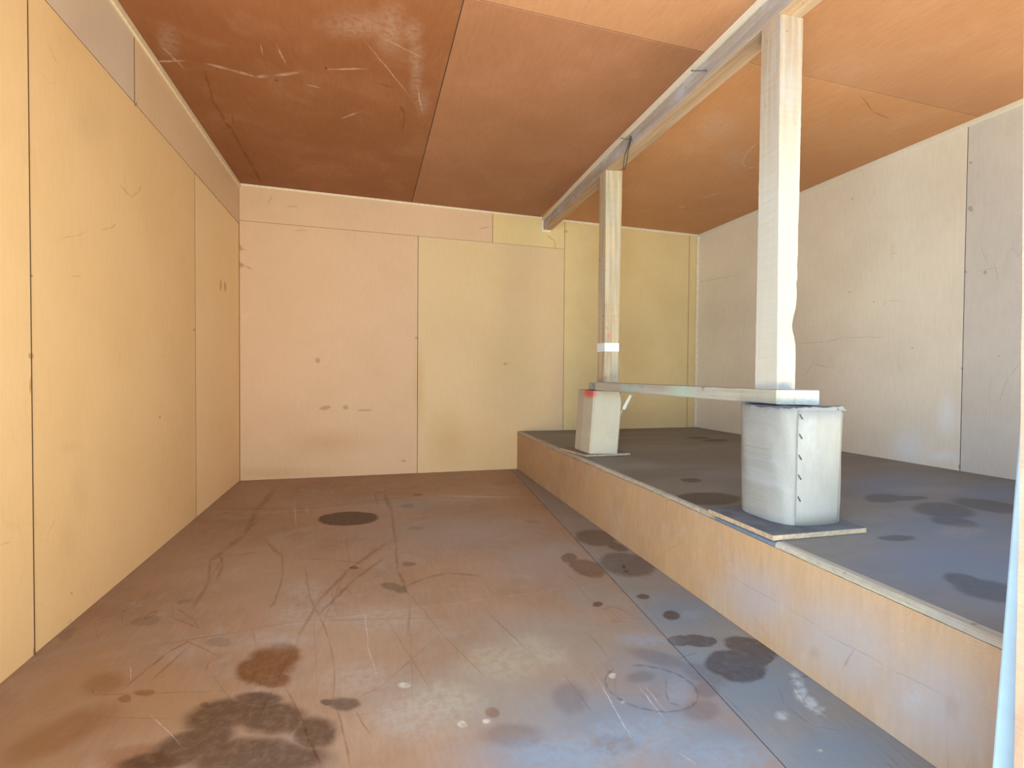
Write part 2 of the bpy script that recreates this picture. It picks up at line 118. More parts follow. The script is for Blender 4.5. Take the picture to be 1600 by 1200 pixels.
# ---------------------------------------------------------------- materials
class NT:
    def __init__(s, name):
        s.m = bpy.data.materials.new(name); s.m.use_nodes = True
        s.t = s.m.node_tree; s.n = s.t.nodes; s.l = s.t.links
        s.b = s.n['Principled BSDF']
    def node(s, typ, **kw):
        n = s.n.new(typ)
        for k, v in kw.items(): setattr(n, k, v)
        return n
    def inp(s, sock, v):
        if isinstance(v, bpy.types.NodeSocket): s.l.new(v, sock)
        elif isinstance(v, (tuple, list)) and len(v) == 3 and sock.type == 'RGBA': sock.default_value = (*v, 1)
        else: sock.default_value = v
    def noise(s, vec, scale, detail=3, rough=0.55, dist=0.0):
        n = s.node('ShaderNodeTexNoise'); s.inp(n.inputs['Vector'], vec)
        n.inputs['Scale'].default_value = scale; n.inputs['Detail'].default_value = detail
        n.inputs['Roughness'].default_value = rough; n.inputs['Distortion'].default_value = dist
        return n
    def vmul(s, vec, v):
        n = s.node('ShaderNodeVectorMath', operation='MULTIPLY'); s.inp(n.inputs[0], vec); n.inputs[1].default_value = v
        return n.outputs[0]
    def ramp(s, fac, a, b, c=0.0, d=1.0, smooth=True):
        n = s.node('ShaderNodeMapRange'); n.interpolation_type = 'SMOOTHSTEP' if smooth else 'LINEAR'
        s.inp(n.inputs['Value'], fac)
        for k, v in zip(('From Min', 'From Max', 'To Min', 'To Max'), (a, b, c, d)): n.inputs[k].default_value = v
        return n.outputs['Result']
    def mix(s, fac, a, b, mode='MIX'):
        n = s.node('ShaderNodeMix', data_type='RGBA', blend_type=mode)
        s.inp(n.inputs[0], fac); s.inp(n.inputs[6], a); s.inp(n.inputs[7], b)
        return n.outputs[2]
    def math(s, op, a, b=0.0):
        n = s.node('ShaderNodeMath', operation=op); s.inp(n.inputs[0], a); s.inp(n.inputs[1], b)
        return n.outputs[0]
    def finish(s, col, rough=0.6, bump=None, dist=0.002, strength=0.4, spec=0.3):
        s.inp(s.b.inputs['Base Color'], col); s.inp(s.b.inputs['Roughness'], rough)
        s.b.inputs['Specular IOR Level'].default_value = spec
        if bump is not None:
            n = s.node('ShaderNodeBump'); n.inputs['Distance'].default_value = dist
            n.inputs['Strength'].default_value = strength
            s.inp(n.inputs['Height'], bump); s.l.new(n.outputs[0], s.b.inputs['Normal'])
        return s.m
def planar(s, axes):
    """world position folded to two coordinates of the surface"""
    g = s.node('ShaderNodeNewGeometry'); x = s.node('ShaderNodeSeparateXYZ'); s.l.new(g.outputs['Position'], x.inputs[0])
    c = s.node('ShaderNodeCombineXYZ')
    s.l.new(x.outputs['XYZ'.index(axes[0])], c.inputs[0]); s.l.new(x.outputs['XYZ'.index(axes[1])], c.inputs[1])
    return c.outputs[0]
def warp(s, P, amp_scale):
    cur = P
    for amp, sc in amp_scale:
        n = s.noise(P, sc, 2)
        a = s.node('ShaderNodeVectorMath', operation='SUBTRACT'); s.l.new(n.outputs['Color'], a.inputs[0]); a.inputs[1].default_value = (.5, .5, .5)
        b = s.node('ShaderNodeVectorMath', operation='MULTIPLY'); s.l.new(a.outputs[0], b.inputs[0]); b.inputs[1].default_value = (amp*2, amp*2, 0)
        c = s.node('ShaderNodeVectorMath', operation='ADD'); s.l.new(cur, c.inputs[0]); s.l.new(b.outputs[0], c.inputs[1])
        cur = c.outputs[0]
    return cur
def marks(s, P, col, groups, blot=((.022, 6), (.008, 25)), lin=((.006, 9), (.0015, 40))):
    PB = warp(s, P, blot); PL = warp(s, P, lin)
    tex = s.noise(P, 38, 4, .65).outputs['Fac']
    sep = {}
    for k, V in (('b', PB), ('l', PL)):
        sep[k] = s.node('ShaderNodeSeparateXYZ'); s.l.new(V, sep[k].inputs[0])
    dep = None
    for kind, c, alpha, soft, coord, ells in groups:
        acc = None
        for (x, y, rx, ry, a) in ells:
            c3 = s.node('ShaderNodeCombineXYZ')
            s.l.new(sep[coord].outputs[0], c3.inputs[0]); s.l.new(sep[coord].outputs[1], c3.inputs[1])
            if dep is not None: s.l.new(dep, c3.inputs[2])      # keeps the shader's working memory small
            m = s.node('ShaderNodeMapping', vector_type='TEXTURE'); s.l.new(c3.outputs[0], m.inputs['Vector'])
            m.inputs['Location'].default_value = (x, y, 0); m.inputs['Rotation'].default_value = (0, 0, a)
            m.inputs['Scale'].default_value = (rx, ry, 1e5)
            L = s.node('ShaderNodeVectorMath', operation='LENGTH'); s.l.new(m.outputs[0], L.inputs[0])
            f = s.ramp(L.outputs['Value'], 1-soft, 1+soft*.6, alpha, 0)
            acc = f if acc is None else s.math('MAXIMUM', acc, f)
            dep = acc
        if soft > .9: acc = s.math('MULTIPLY', acc, s.ramp(tex, .25, .7, .75, 1.0))
        elif coord == 'l' and kind == 'mul': acc = s.math('MULTIPLY', acc, s.ramp(tex, .35, .6, .55, 1.0))
        elif coord == 'l' or kind == 'mix': acc = s.math('MULTIPLY', acc, s.ramp(tex, .35, .6, .25, 1.0))
        else: acc = s.math('MULTIPLY', acc, s.ramp(tex, .3, .6, .8, 1.0))
        col = s.mix(acc, col, tuple(c), 'MULTIPLY' if kind == 'mul' else 'MIX')
    return col
def pick(groups, keep):
    """only the marks that reach into the sheet: keep(x, y, r)"""
    if keep is None: return groups
    out = []
    for g in groups:
        e = [q for q in g[5] if keep(q[0], q[1], q[2]*1.15+.03)]
        if e: out.append((*g[:5], e))
    return out
def board_mat(name, axes, base, base2, key=None, keep=None, fine=.12, rough=.62, scratch=.25, dust=None, stretch=(1, 1, 1), blot=None):
    s = NT(name); P = planar(s, axes)
    Q = s.vmul(P, stretch)
    big = s.noise(Q, 1.6, 4, .6).outputs['Fac']
    col = s.mix(s.ramp(big, .35, .68), base, base2)
    if dust:
        dn = s.noise(Q, 3.2, 6, .7, .6).outputs['Fac']
        col = s.mix(s.ramp(dn, .47, .75, 0, dust[1]), col, dust[0])
    fn = s.noise(P, 420, 2, .7).outputs['Fac']
    mn = s.noise(s.vmul(P, (60, 9, 1)), 1, 4, .7).outputs['Fac']
    col = s.mix(1.0, col, s.mix(s.ramp(fn, .3, .7, 0, 1), (1-fine,)*3, (1+fine*.6,)*3), 'MULTIPLY')
    col = s.mix(1.0, col, s.mix(s.ramp(mn, .3, .7, 0, 1), (1-fine*.5,)*3, (1+fine*.3,)*3), 'MULTIPLY')
    if scratch:
        # hair-thin wandering scratches: level lines of stretched noise
        for sc, st, off in ((2.3, (1, .25, 1), .5), (3.1, (.3, 1, 1), .47)):
            n = s.noise(s.vmul(P, st), sc, 3, .5, .4).outputs['Fac']
            d = s.math('ABSOLUTE', s.math('SUBTRACT', n, off))
            gate = s.ramp(s.noise(P, 1.7, 2).outputs['Fac'], .48, .6)
            col = s.mix(s.math('MULTIPLY', s.ramp(d, .0, .0035, scratch, 0), gate), col, (.62, .5, .42), 'MULTIPLY')
    if key: col = marks(s, P, col, pick(MARKS[key], keep), **(dict(blot=blot) if blot else {}))
    return s.finish(col, rough, fn, .0006, .25)
def wood_mat(name, axis, light, dark, grey=None, grey_amt=.5, pale_low=None, rough=.7, marks_=None):
    """sawn timber, grain along the given local axis"""
    s = NT(name); tc = s.node('ShaderNodeTexCoord'); P = tc.outputs['Object']
    st = [42, 42, 42]; st[axis] = 1.6
    g1 = s.noise(s.vmul(P, tuple(st)), 1, 5, .65, .3).outputs['Fac']
    col = s.mix(s.ramp(g1, .34, .68), dark, light)
    cs = [3, 3, 3]; cs[axis] = 190
    saw = s.noise(s.vmul(P, tuple(cs)), 1, 3, .7).outputs['Fac']
    col = s.mix(s.ramp(saw, .38, .62, .22, 0), col, (.70, .62, .56), 'MULTIPLY')
    if grey:
        b = [9, 9, 9]; b[axis] = 3.0
        gm = s.noise(s.vmul(P, tuple(b)), 1, 5, .7).outputs['Fac']
        col = s.mix(s.ramp(gm, .42, .68, 0, grey_amt), col, grey)
    kn = s.noise(P, 26, 2, .4).outputs['Fac']
    col = s.mix(s.ramp(kn, .70, .78, 0, .55), col, (.42, .32, .26), 'MULTIPLY')
    if pale_low:     # whitewash / dust that grows towards the foot
        x = s.node('ShaderNodeSeparateXYZ'); s.l.new(P, x.inputs[0])
        h = s.math('ADD', x.outputs[2], s.math('MULTIPLY', g1, .3))
        col = s.mix(s.ramp(h, pale_low[1], pale_low[2], pale_low[3], .1), col, pale_low[0])
    for (c, centre, rad, al) in (marks_ or []):
        m = s.node('ShaderNodeMapping', vector_type='TEXTURE'); s.l.new(P, m.inputs['Vector'])
        m.inputs['Location'].default_value = centre; m.inputs['Scale'].default_value = rad
        L = s.node('ShaderNodeVectorMath', operation='LENGTH'); s.l.new(m.outputs[0], L.inputs[0])
        col = s.mix(s.math('MULTIPLY', s.ramp(L.outputs['Value'], .3, 1.1, al, 0), s.ramp(saw, .3, .6, .5, 1)), col, c)
    return s.finish(col, rough, s.math('ADD', g1, saw), .0015, .5)
def plain(name, col, rough=.5, metal=0, var=.15, scale=40):
    s = NT(name); tc = s.node('ShaderNodeTexCoord')
    n = s.noise(tc.outputs['Object'], scale, 4, .6).outputs['Fac']
    c = s.mix(s.ramp(n, .3, .7), tuple(k*(1-var) for k in col), tuple(min(1, k*(1+var)) for k in col))
    s.b.inputs['Metallic'].default_value = metal
    return s.finish(c, rough, n, .001, .3)

M_left = board_mat('hardboard_left', 'YZ', (.83, .57, .30), (.80, .54, .27), 'left', fine=.05, scratch=.12)
M_leftfar = board_mat('hardboard_left_far', 'YZ', (.92, .66, .37), (.89, .635, .34), 'left', fine=.05, scratch=.12)
M_leftstrip = board_mat('hardboard_left_strip', 'YZ', (.76, .54, .34), (.73, .51, .31), 'left', fine=.05, scratch=.1)
M_leftgrey = board_mat('hardboard_left_grey', 'YZ', (.68, .53, .40), (.66, .50, .37), 'left', fine=.05, scratch=.1)
M_back = board_mat('hardboard_back', 'XZ', (.65, .42, .255), (.62, .40, .235), 'back', fine=.05, scratch=.1)
M_backr = board_mat('hardboard_back_pale', 'XZ', (.67, .46, .25), (.65, .455, .23), 'back', fine=.05, scratch=.1)
M_backy = board_mat('hardboard_back_yellow', 'XZ', (.70, .51, .235), (.66, .465, .205), 'back', fine=.05, scratch=.1)
M_right = board_mat('hardboard_right', 'YZ', (.82, .73, .58), (.76, .67, .52), 'right', fine=.07, scratch=.15)
M_right2 = board_mat('hardboard_right_shaded', 'YZ', (.66, .60, .51), (.61, .56, .48), 'right', fine=.07, scratch=.15)  # darker copy of the right board; weaker light near the front painted in
M_ceil = board_mat('dark_hardboard_ceiling', 'XY', (.255, .092, .034), (.29, .108, .043), 'ceil', fine=.14, scratch=.1, dust=((.36, .19, .11), .35), blot=((.02, 8), (.01, 30)))
M_ceilr = board_mat('brown_hardboard_ceiling', 'XY', (.33, .145, .07), (.37, .165, .085), 'ceil', fine=.14, scratch=.1, dust=((.42, .22, .13), .3))
M_ceilo = board_mat('orange_hardboard_ceiling', 'XY', (.52, .245, .108), (.55, .265, .12), 'ceil', fine=.14, scratch=.1, dust=((.56, .34, .20), .3))
M_ceilt = board_mat('tan_hardboard_ceiling', 'XY', (.46, .22, .108), (.49, .24, .12), 'ceil', fine=.14, scratch=.1, dust=((.54, .32, .20), .3))
FL = dict(fine=.16, scratch=.55, dust=((.38, .30, .24), .6), rough=.5)
FG = dict(fine=.16, scratch=.5, dust=((.27, .28, .30), .7), rough=.5)
M_floor_n = board_mat('worn_hardboard_floor_near', 'XY', (.37, .22, .135), (.30, .165, .09), 'floor', lambda x, y, r: y-r < 2.05 and x-r < .84+.1*y, **FL)
M_floor_m = board_mat('worn_hardboard_floor_middle', 'XY', (.37, .22, .135), (.30, .165, .09), 'floor', lambda x, y, r: y+r > 1.94 and y-r < 3.75 and x-r < .84+.1*y, **FL)
M_floor_f = board_mat('worn_hardboard_floor_far', 'XY', (.37, .22, .135), (.30, .165, .09), 'floor', lambda x, y, r: y+r > 3.58, **FL)
M_strip_n = board_mat('grey_dusty_floor_near_skytint', 'XY', (.27, .225, .19), (.235, .195, .165), 'floor', lambda x, y, r: y-r < 2.32 and x+r > .82+.1*y, **FG)
M_strip_f = board_mat('grey_dusty_floor_far', 'XY', (.29, .225, .18), (.25, .195, .155), 'floor', lambda x, y, r: y+r > 2.28 and x+r > .82+.1*y, **FG)
M_deck = board_mat('grey_dusty_deck_skytint', 'XY', (.17, .15, .125), (.21, .19, .16), 'deck', fine=.16, scratch=.3, dust=((.24, .23, .215), .6), stretch=(.5, 1.6, 1), rough=.55)
M_riser = board_mat('riser_hardboard', 'YZ', (.50, .31, .165), (.45, .275, .15), 'riser', fine=.16, scratch=.3, dust=((.50, .37, .27), .6))
M_back_slab = plain('dark_gap', (.06, .04, .03), .9)
M_joint = plain('joint_dirt', (.10, .06, .03), .9)
M_batten = plain('pale_batten', (.74, .60, .40), .6, var=.08)
M_white = plain('white_filler_gap_light', (.85, .83, .78), .6, var=.05)

# ---------------------------------------------------------------- setting: walls, floor, ceiling
T = .0022; G = .0022
def panel(name, mat, parent, pts8, b=.0007):
    bm = bmesh.new(); hexa(bm, pts8); bev(bm, b)
    return bm_obj(name, bm, [mat], parent)
def wall_slab(name, x0, x1, y0, y1, z0, z1, label, mat=None):
    bm = bmesh.new(); box(bm, x0, x1, y0, y1, z0, z1)
    return struct(bm_obj(name, bm, [mat or M_back_slab]), label, 'wall')

HI = 2.50
wl = wall_slab('wall_left', XL-.10, XL-T, FY0, D+.1, -.05, HI, 'tan hardboard-lined left wall of the store room')
wb = wall_slab('wall_back', XL-.10, XR+.10, D+T, D+.12, -.05, HI, 'hardboard-lined back wall with horizontal strip along the top')
wr = wall_slab('wall_right', XR+T, XR+.10, FY0, D+.1, -.05, HI, 'greyish hardboard-lined right wall behind the raised platform')
def left_panel(y0, y1, z0, z1, mat, off=0, name='panel'):
    y0 += G; y1 -= G
    if z1 is None: za, zb = CZ(XL, y0), CZ(XL, y1)
    else: za = zb = z1 - G
    z0 += (G if z0 > 0 else 0)
    a, b = XL-T, XL+off
    panel(name, mat, wl, [(a,y0,z0),(b,y0,z0),(b,y1,z0),(a,y1,z0),(a,y0,za),(b,y0,za),(b,y1,zb),(a,y1,zb)])
left_panel(FY0, 1.978, 0, 2.108, M_left, .0015); left_panel(1.978, 3.600, 0, 2.108, M_left); left_panel(3.600, D, 0, 2.108, M_leftfar, -.001)
left_panel(FY0, 2.751, 2.108, None, M_leftgrey); left_panel(2.751, D, 2.108, None, M_leftstrip, .001)
for y, z0, z1, w, e in ((1.978, .0, 2.106, .0024, .0019), (3.600, .0, 2.106, .0016, .0004), (2.751, 2.112, 2.40, .0014, .0014)):
    bm = bmesh.new(); box(bm, XL-T+.0002, XL+e, y-w, y+w, z0, z1)
    o = bm_obj('joint_filler', bm, [M_joint], wl); o['label'] = 'dark dirt-filled board joint'
def back_panel(x0, x1, z0, z1, mat, off=0, zt=None):
    x0 += G; x1 -= G
    za, zb = (CZ(x0, D), CZ(x1, D)) if z1 is None else (z1[0]-G, z1[1]-G)
    zc, zd = z0 if isinstance(z0, tuple) else (z0, z0)
    a, b = D+T, D-off
    panel('panel', mat, wb, [(x0,b,zc),(x1,b,zd),(x1,a,zd),(x0,a,zc),(x0,b,za),(x1,b,zb),(x1,a,zb),(x0,a,za)])
sz = lambda x: 2.136 - .0127*(x-XL)
back_panel(XL, .429, 0, (sz(XL), sz(.429)), M_back); back_panel(.429, 1.820, 0, (sz(.429), sz(1.82)), M_backr, .001)
back_panel(XL, 1.110, (sz(XL), sz(1.11)), None, M_back, .001); back_panel(1.110, 1.820, (sz(1.11), sz(1.82)), None, M_backy)
back_panel(1.820, 3.190, 0, None, M_backy); back_panel(3.190, XR, 0, None, M_backy, .001)
def right_panel(y0, y1, mat, off=0):
    y0 += G; y1 -= G; a, b = XR-off, XR+T
    za, zb = CZ(XR, y0), CZ(XR, y1)
    panel('panel', mat, wr, [(a,y0,0),(b,y0,0),(b,y1,0),(a,y1,0),(a,y0,za),(b,y0,za),(b,y1,zb),(a,y1,zb)])
right_panel(FY0, 2.217, M_right2); right_panel(2.217, D, M_right, .001)

# battens under the ceiling and in the far right corner
def batten(parent, p0, p1, w, h, side, name='batten', mat=None):
    """strip from p0 to p1 (top line), height h, standing w proud towards side"""
    s = Vector(side)*w
    a, b = Vector(p0), Vector(p1); dz = Vector((0, 0, h))
    bm = bmesh.new(); hexa(bm, [a-dz, b-dz, b-dz+s, a-dz+s, a, b, b+s, a+s]); bev(bm, .0015)
    return bm_obj(name, bm, [mat or M_batten], parent)
batten(wl, (XL, FY, CZ(XL, FY)), (XL, D-.001, CZ(XL, D)), .012, .034, (1, 0, 0))
batten(wb, (XL+.013, D-.001, CZ(XL, D)), (1.60, D-.001, CZ(1.6, D)), .006, .018, (0, -1, 0))
batten(wb, (1.69, D-.001, CZ(1.69, D)), (XR-.001, D-.001, CZ(XR, D)), .006, .022, (0, -1, 0))
batten(wr, (XR-.001, FY, CZ(XR, FY)), (XR-.001, D-.008, CZ(XR, D)), .010, .030, (-1, 0, 0), mat=M_right)
bm = bmesh.new(); box(bm, XR-.030, XR-.001, D-.014, D-.001, ZP, CZ(XR, D)-.03); bev(bm, .002)
bm_obj('corner_bead', bm, [M_batten], wb)
bm = bmesh.new(); bmesh.ops.create_icosphere(bm, subdivisions=2, radius=.014)
for v in bm.verts: v.co = Vector((v.co.x*1.3, v.co.y*.8, v.co.z*.8*(1+.3*math.sin(v.co.x*400)))) + Vector((XR-.018, D-.018, CZ(XR, D)-.036))
bm_obj('filler_dab', bm, [M_white], wb, True)
# white strips standing for daylight through the gap at the beam's end
bm = bmesh.new(); box(bm, 1.592, 1.600, D-.009, D-.001, 2.256, 2.372); box(bm, 1.592, 1.672, D-.009, D-.001, 2.250, 2.258); 
bm_obj('gap_light_strip', bm, [M_white], wb)

# ceiling
bm = bmesh.new()
x0, x1, y0, y1 = XL-.1, XR+.1, FY0, D+.1
hexa(bm, [(x0,y0,CZ(x0,y0)+T),(x1,y0,CZ(x1,y0)+T),(x1,y1,CZ(x1,y1)+T),(x0,y1,CZ(x0,y1)+T),(x0,y0,2.56),(x1,y0,2.56),(x1,y1,2.56),(x0,y1,2.56)])
ce = struct(bm_obj('ceiling', bm, [M_back_slab]), 'dark brown hardboard ceiling', 'ceiling')
def ceil_sheet(x0, x1, ya0, ya1, yb0, yb1, mat, off=0):
    p = []
    for zo in (-off, T):
        for (x, y) in ((x0+G, ya0+G), (x1-G, yb0+G), (x1-G, yb1-G), (x0+G, ya1-G)): p.append((x, y, CZ(x, y)+zo))
    panel('ceiling_sheet', mat, ce, p)
seam = lambda x: 2.085 + .0165*(x-XL)
ceil_sheet(XL, .372, FY0, seam(XL), FY0, seam(.372), M_ceil, .001); ceil_sheet(XL, .372, seam(XL), D, seam(.372), D, M_ceil)
ceil_sheet(.372, 1.56, FY0, seam(.372), FY0, seam(1.56), M_ceilt, .0005); ceil_sheet(.372, 1.56, seam(.372), D, seam(1.56), D, M_ceilr, .0015)
ceil_sheet(1.56, XR, FY0, seam(1.56), FY0, seam(XR), M_ceilt, .001); ceil_sheet(1.56, XR, seam(1.56), D, seam(XR), D, M_ceilo)

# floor: four sheets on a dark sub-floor
fl = wall_slab('floor', XL-.1, XR+.1, FY0, D+.1, -.06, -T, 'brown stained hardboard floor with scratches and oil spots')
fl['category'] = 'floor'
def floor_sheet(pts, off=0, mat=None):
    panel('floor_sheet', mat, fl, [(x, y, -T) for x, y in pts] + [(x, y, off) for x, y in pts], .0008)
g = G*.7
ys = lambda x: 1.955 + .044*(x+1.016)              # the near cross joint
yt = lambda x: 3.60 + .05*(x+1.016)                # the far cross joint
xj = lambda y: .83 + .1*y                          # the long joint beside the platform
Y1 = FY0
floor_sheet([(XL, Y1), (xj(Y1)-g, Y1), (xj(2.04)-g, ys(1.034)-g), (XL, ys(XL)-g)], .0006, M_floor_n)
floor_sheet([(xj(Y1)+g, Y1), (1.34, Y1), (1.36, 2.30-g), (xj(2.3)+g, 2.30-g)], .0, M_strip_n)
floor_sheet([(xj(2.3)+g, 2.30+g), (1.36, 2.30+g), (1.38, D), (xj(D)+g, D)], .0004, M_strip_f)
floor_sheet([(XL, ys(XL)+g), (xj(2.04)-g, ys(1.034)+g), (xj(3.7)-g, yt(1.2)-g), (XL, yt(XL)-g)], 0, M_floor_m)
floor_sheet([(XL, yt(XL)+g), (xj(3.7)-g, yt(1.2)+g), (xj(D)-g, D), (XL, D)], 0, M_floor_f)

# front wall beside the doorway the daylight comes through
M_front = board_mat('hardboard_front', 'XZ', (.62, .45, .28), (.56, .40, .25), None, fine=.08)
wf = wall_slab('wall_front', 1.03, 1.45, FY-.1, FY, -.05, HI, 'front wall right of the doorway', M_front)
bm = bmesh.new(); box(bm, 2.35, XR, FY-.1, FY, ZP+.003, 1.0); bm_obj('low_blocker', bm, [M_front], wf)  # unseen block added to keep bounce off the lower right wall
bm = bmesh.new(); box(bm, XL-.1, XR+.1, FY-.1, FY, 2.20, CZ(XR,0)-.01); bm_obj('header', bm, [M_front], wf)

# ---------------------------------------------------------------- raised platform
pf = root('raised_platform', (2.3, 2.6, 0), 'low raised platform with dusty grey deck and tan hardboard front along the right side', 'platform')
def deck_sheet(x0f, x1, y0, y1, off):
    pts = [(x0f(y0), y0), (x1, y0), (x1, y1), (x0f(y1), y1)]
    panel('deck_sheet', M_deck, pf, [(x, y, ZP-.018) for x, y in pts] + [(x, y, ZP+off) for x, y in pts], .001)
dx = lambda y: KX(y)+.0365
deck_sheet(dx, XR-.001, FY+.001, 2.085, 0); deck_sheet(dx, XR-.001, 2.088, D-.001, -.0006)
bm = bmesh.new(); y0, y1 = FY+.001, D-.001
hexa(bm, [(KX(y0)+.04,y0,.0),(XR-.001,y0,.0),(XR-.001,y1,.0),(KX(y1)+.04,y1,.0),(KX(y0)+.04,y0,ZP-.020),(XR-.001,y0,ZP-.020),(XR-.001,y1,ZP-.020),(KX(y1)+.04,y1,ZP-.020)])
bm_obj('frame', bm, [M_back_slab], pf)
def riser(y0, y1):
    y0 += .0015; y1 -= .0015; n = 12
    bm = bmesh.new(); rows = []
    for i in range(n+1):
        y = y0+(y1-y0)*i/n
        rows.append([bm.verts.new(q) for q in ((KX(y), y, .001), (KX(y)+.018, y, .001), (KT(y)+.018, y, ZP-.019), (KT(y), y, ZP-.019))])
    for A, B in zip(rows[:-1], rows[1:]):
        for k in range(4): bm.faces.new((A[k], A[(k+1) % 4], B[(k+1) % 4], B[k]))
    bm.faces.new(rows[0]); bm.faces.new(rows[-1][::-1])
    bm_obj('riser_board', bm, [M_riser], pf)
riser(FY, 3.03); riser(3.03, D)
M_edge = wood_mat('raw_board_edge', 1, (.50, .44, .34), (.34, .28, .20), (.33, .32, .30), .6)
M_slate = plain('blue_grey_packer', (.15, .18, .23), .6, var=.12, scale=60)
def edge_strip(y0, y1, mat, jag, label=None, drop=0.0, name='edge_strip'):
    bm = bmesh.new(); n = max(2, int((y1-y0)/.018)); rows = []
    for i in range(n+1):
        y = y0 + (y1-y0)*i/n; x = KT(y); xi = KX(y)+.036
        j1 = random.uniform(-1, 1)*jag; j2 = random.uniform(-1, 1)*jag
        rows.append([bm.verts.new(q) for q in ((x-.001+j1*.6, y, ZP-.0165+j2*.5), (x+.0025+j2, y, ZP-.004-drop+j1*.5), (x+.010+j1, y, ZP+.0005-drop), (xi, y, ZP+.0002-drop), (xi, y, ZP-.0165))])
    for A, B in zip(rows[:-1], rows[1:]):
        for k in range(5): bm.faces.new((A[k], A[(k+1) % 5], B[(k+1) % 5], B[k]))
    bm.faces.new(rows[0]); bm.faces.new(rows[-1][::-1])
    o = bm_obj(name, bm, [mat], pf)
    if label: o['label'] = label
edge_strip(FY+.002, 1.405, M_edge, .0015); edge_strip(1.408, 1.735, M_slate, .0004, 'blue-grey packing strip in the edge under the base board', .003)
edge_strip(1.738, 2.75, M_edge, .002); edge_strip(2.752, D-.003, M_edge, .0035)

# ---------------------------------------------------------------- piers
M_fibre = board_mat('worn_fibre_wrap', 'XZ', (.31, .29, .26), (.25, .235, .205), None, fine=.12, scratch=.12, dust=((.36, .365, .38), .8), rough=.8)
M_paper = plain('torn_paper', (.48, .46, .42), .85, var=.15, scale=90)
M_grime = plain('dusty_slate_core', (.13, .14, .15), .9, var=.3, scale=30)
M_steel = plain('rusty_steel', (.10, .085, .075), .5, .6, .3, 200)
M_bbtop = plain('dusty_grey_board_top', (.115, .115, .12), .75, var=.2, scale=14)
M_bbedge = plain('raw_tan_board_edge', (.44, .31, .19), .8, var=.18, scale=60)
def base_board(name, pts, z0, z1, label, top=None):
    bm = bmesh.new(); hexa(bm, [(x, y, z0) for x, y in pts] + [(x, y, z1) for x, y in pts]); bev(bm, .0015)
    for f in bm.faces: f.material_index = 0 if f.normal.z > .6 else 1
    bmesh.ops.recalc_face_normals(bm, faces=bm.faces)
    me = bpy.data.meshes.new(name); bm.to_mesh(me); bm.free()
    o = link(name, me, None, [top or M_bbtop, M_bbedge])
    return tag(o, label, 'board', 'boards under the wrapped piers')
def slopes(pts, z0, zs):
    pass
bb1 = base_board('base_board', [(1.286, 1.760), (1.280, 1.412), (1.663, 1.406), (1.70, 1.80)], ZP+.001, ZP+.0195, 'grey-topped square board under the near white pier, overhanging the platform edge')
bb2 = base_board('base_board', [(1.325, 3.50), (1.372, 3.155), (1.700, 3.162), (1.70, 3.52)], ZP+.001, ZP+.0165, 'thin brown board under the far cream pier', plain('dusty_brown_board_top', (.19, .145, .11), .75, var=.2, scale=14))

# near pier: fibre board bent round a core, joined by staples
np_ = root('wrapped_pier', (1.53, 1.62, ZP+.020), 'large white fibre-wrapped round pier with a stapled seam, under the near timber post', 'pier')
def sup(cx, cy, rx, ry, n, t):
    c, s = math.cos(t), math.sin(t)
    return (cx + rx*math.copysign(abs(c)**(2/n), c), cy + ry*math.copysign(abs(s)**(2/n), s))
def near_outline(t, k=0.0, z=0):
    e = (z-.377)*.012
    return sup(1.532+e*.4, 1.62, .139-k+e, .150-k+e, 3.1, t)
bm = bmesh.new(); N = 84; z0, z1 = ZP+.020, .788; rows = []
NZ = 14
for j in range(NZ+1):
    z = z0 + (z1-z0)*j/NZ; row = []
    for i in range(N):
        t = 2*math.pi*i/N; wob = .0012*math.sin(3*t+z*9)+.0008*math.sin(11*t+z*23)
        x, y = near_outline(t, -wob, z)
        zz = z + (random.uniform(-.0035, .0025) - .004*math.sin(t*2+1) if j == NZ else 0)
        row.append(bm.verts.new((x, y, zz)))
    rows.append(row)
inner = []
for j in (NZ, NZ-2):
    row = []
    for i in range(N):
        x, y = near_outline(2*math.pi*i/N, .007, 0); row.append(bm.verts.new((x, y, rows[j][i].co.z)))
    inner.append(row)
for A, B in zip(rows[:-1], rows[1:]):
    for i in range(N): bm.faces.new((A[i], A[(i+1) % N], B[(i+1) % N], B[i]))
for i in range(N):
    bm.faces.new((rows[-1][i], rows[-1][(i+1) % N], inner[0][(i+1) % N], inner[0][i]))
    bm.faces.new((inner[0][i], inner[0][(i+1) % N], inner[1][(i+1) % N], inner[1][i]))
bm_obj('wrap', bm, [M_fibre], np_, True)
bm = bmesh.new(); ra = []; rb = []
for i in range(48):
    t = 2*math.pi*i/48; x, y = near_outline(t, .0075)
    ra.append(bm.verts.new((x, y, ZP+.021))); rb.append(bm.verts.new((x, y, .784+.004*math.sin(5*t)*math.sin(3*t))))
for i in range(48): bm.faces.new((ra[i], ra[(i+1) % 48], rb[(i+1) % 48], rb[i]))
cv = bm.verts.new((1.53, 1.62, .7930))
for i in range(48): bm.faces.new((rb[i], rb[(i+1) % 48], cv))
bm.faces.new(ra[::-1])
bm_obj('core', bm, [M_grime], np_)
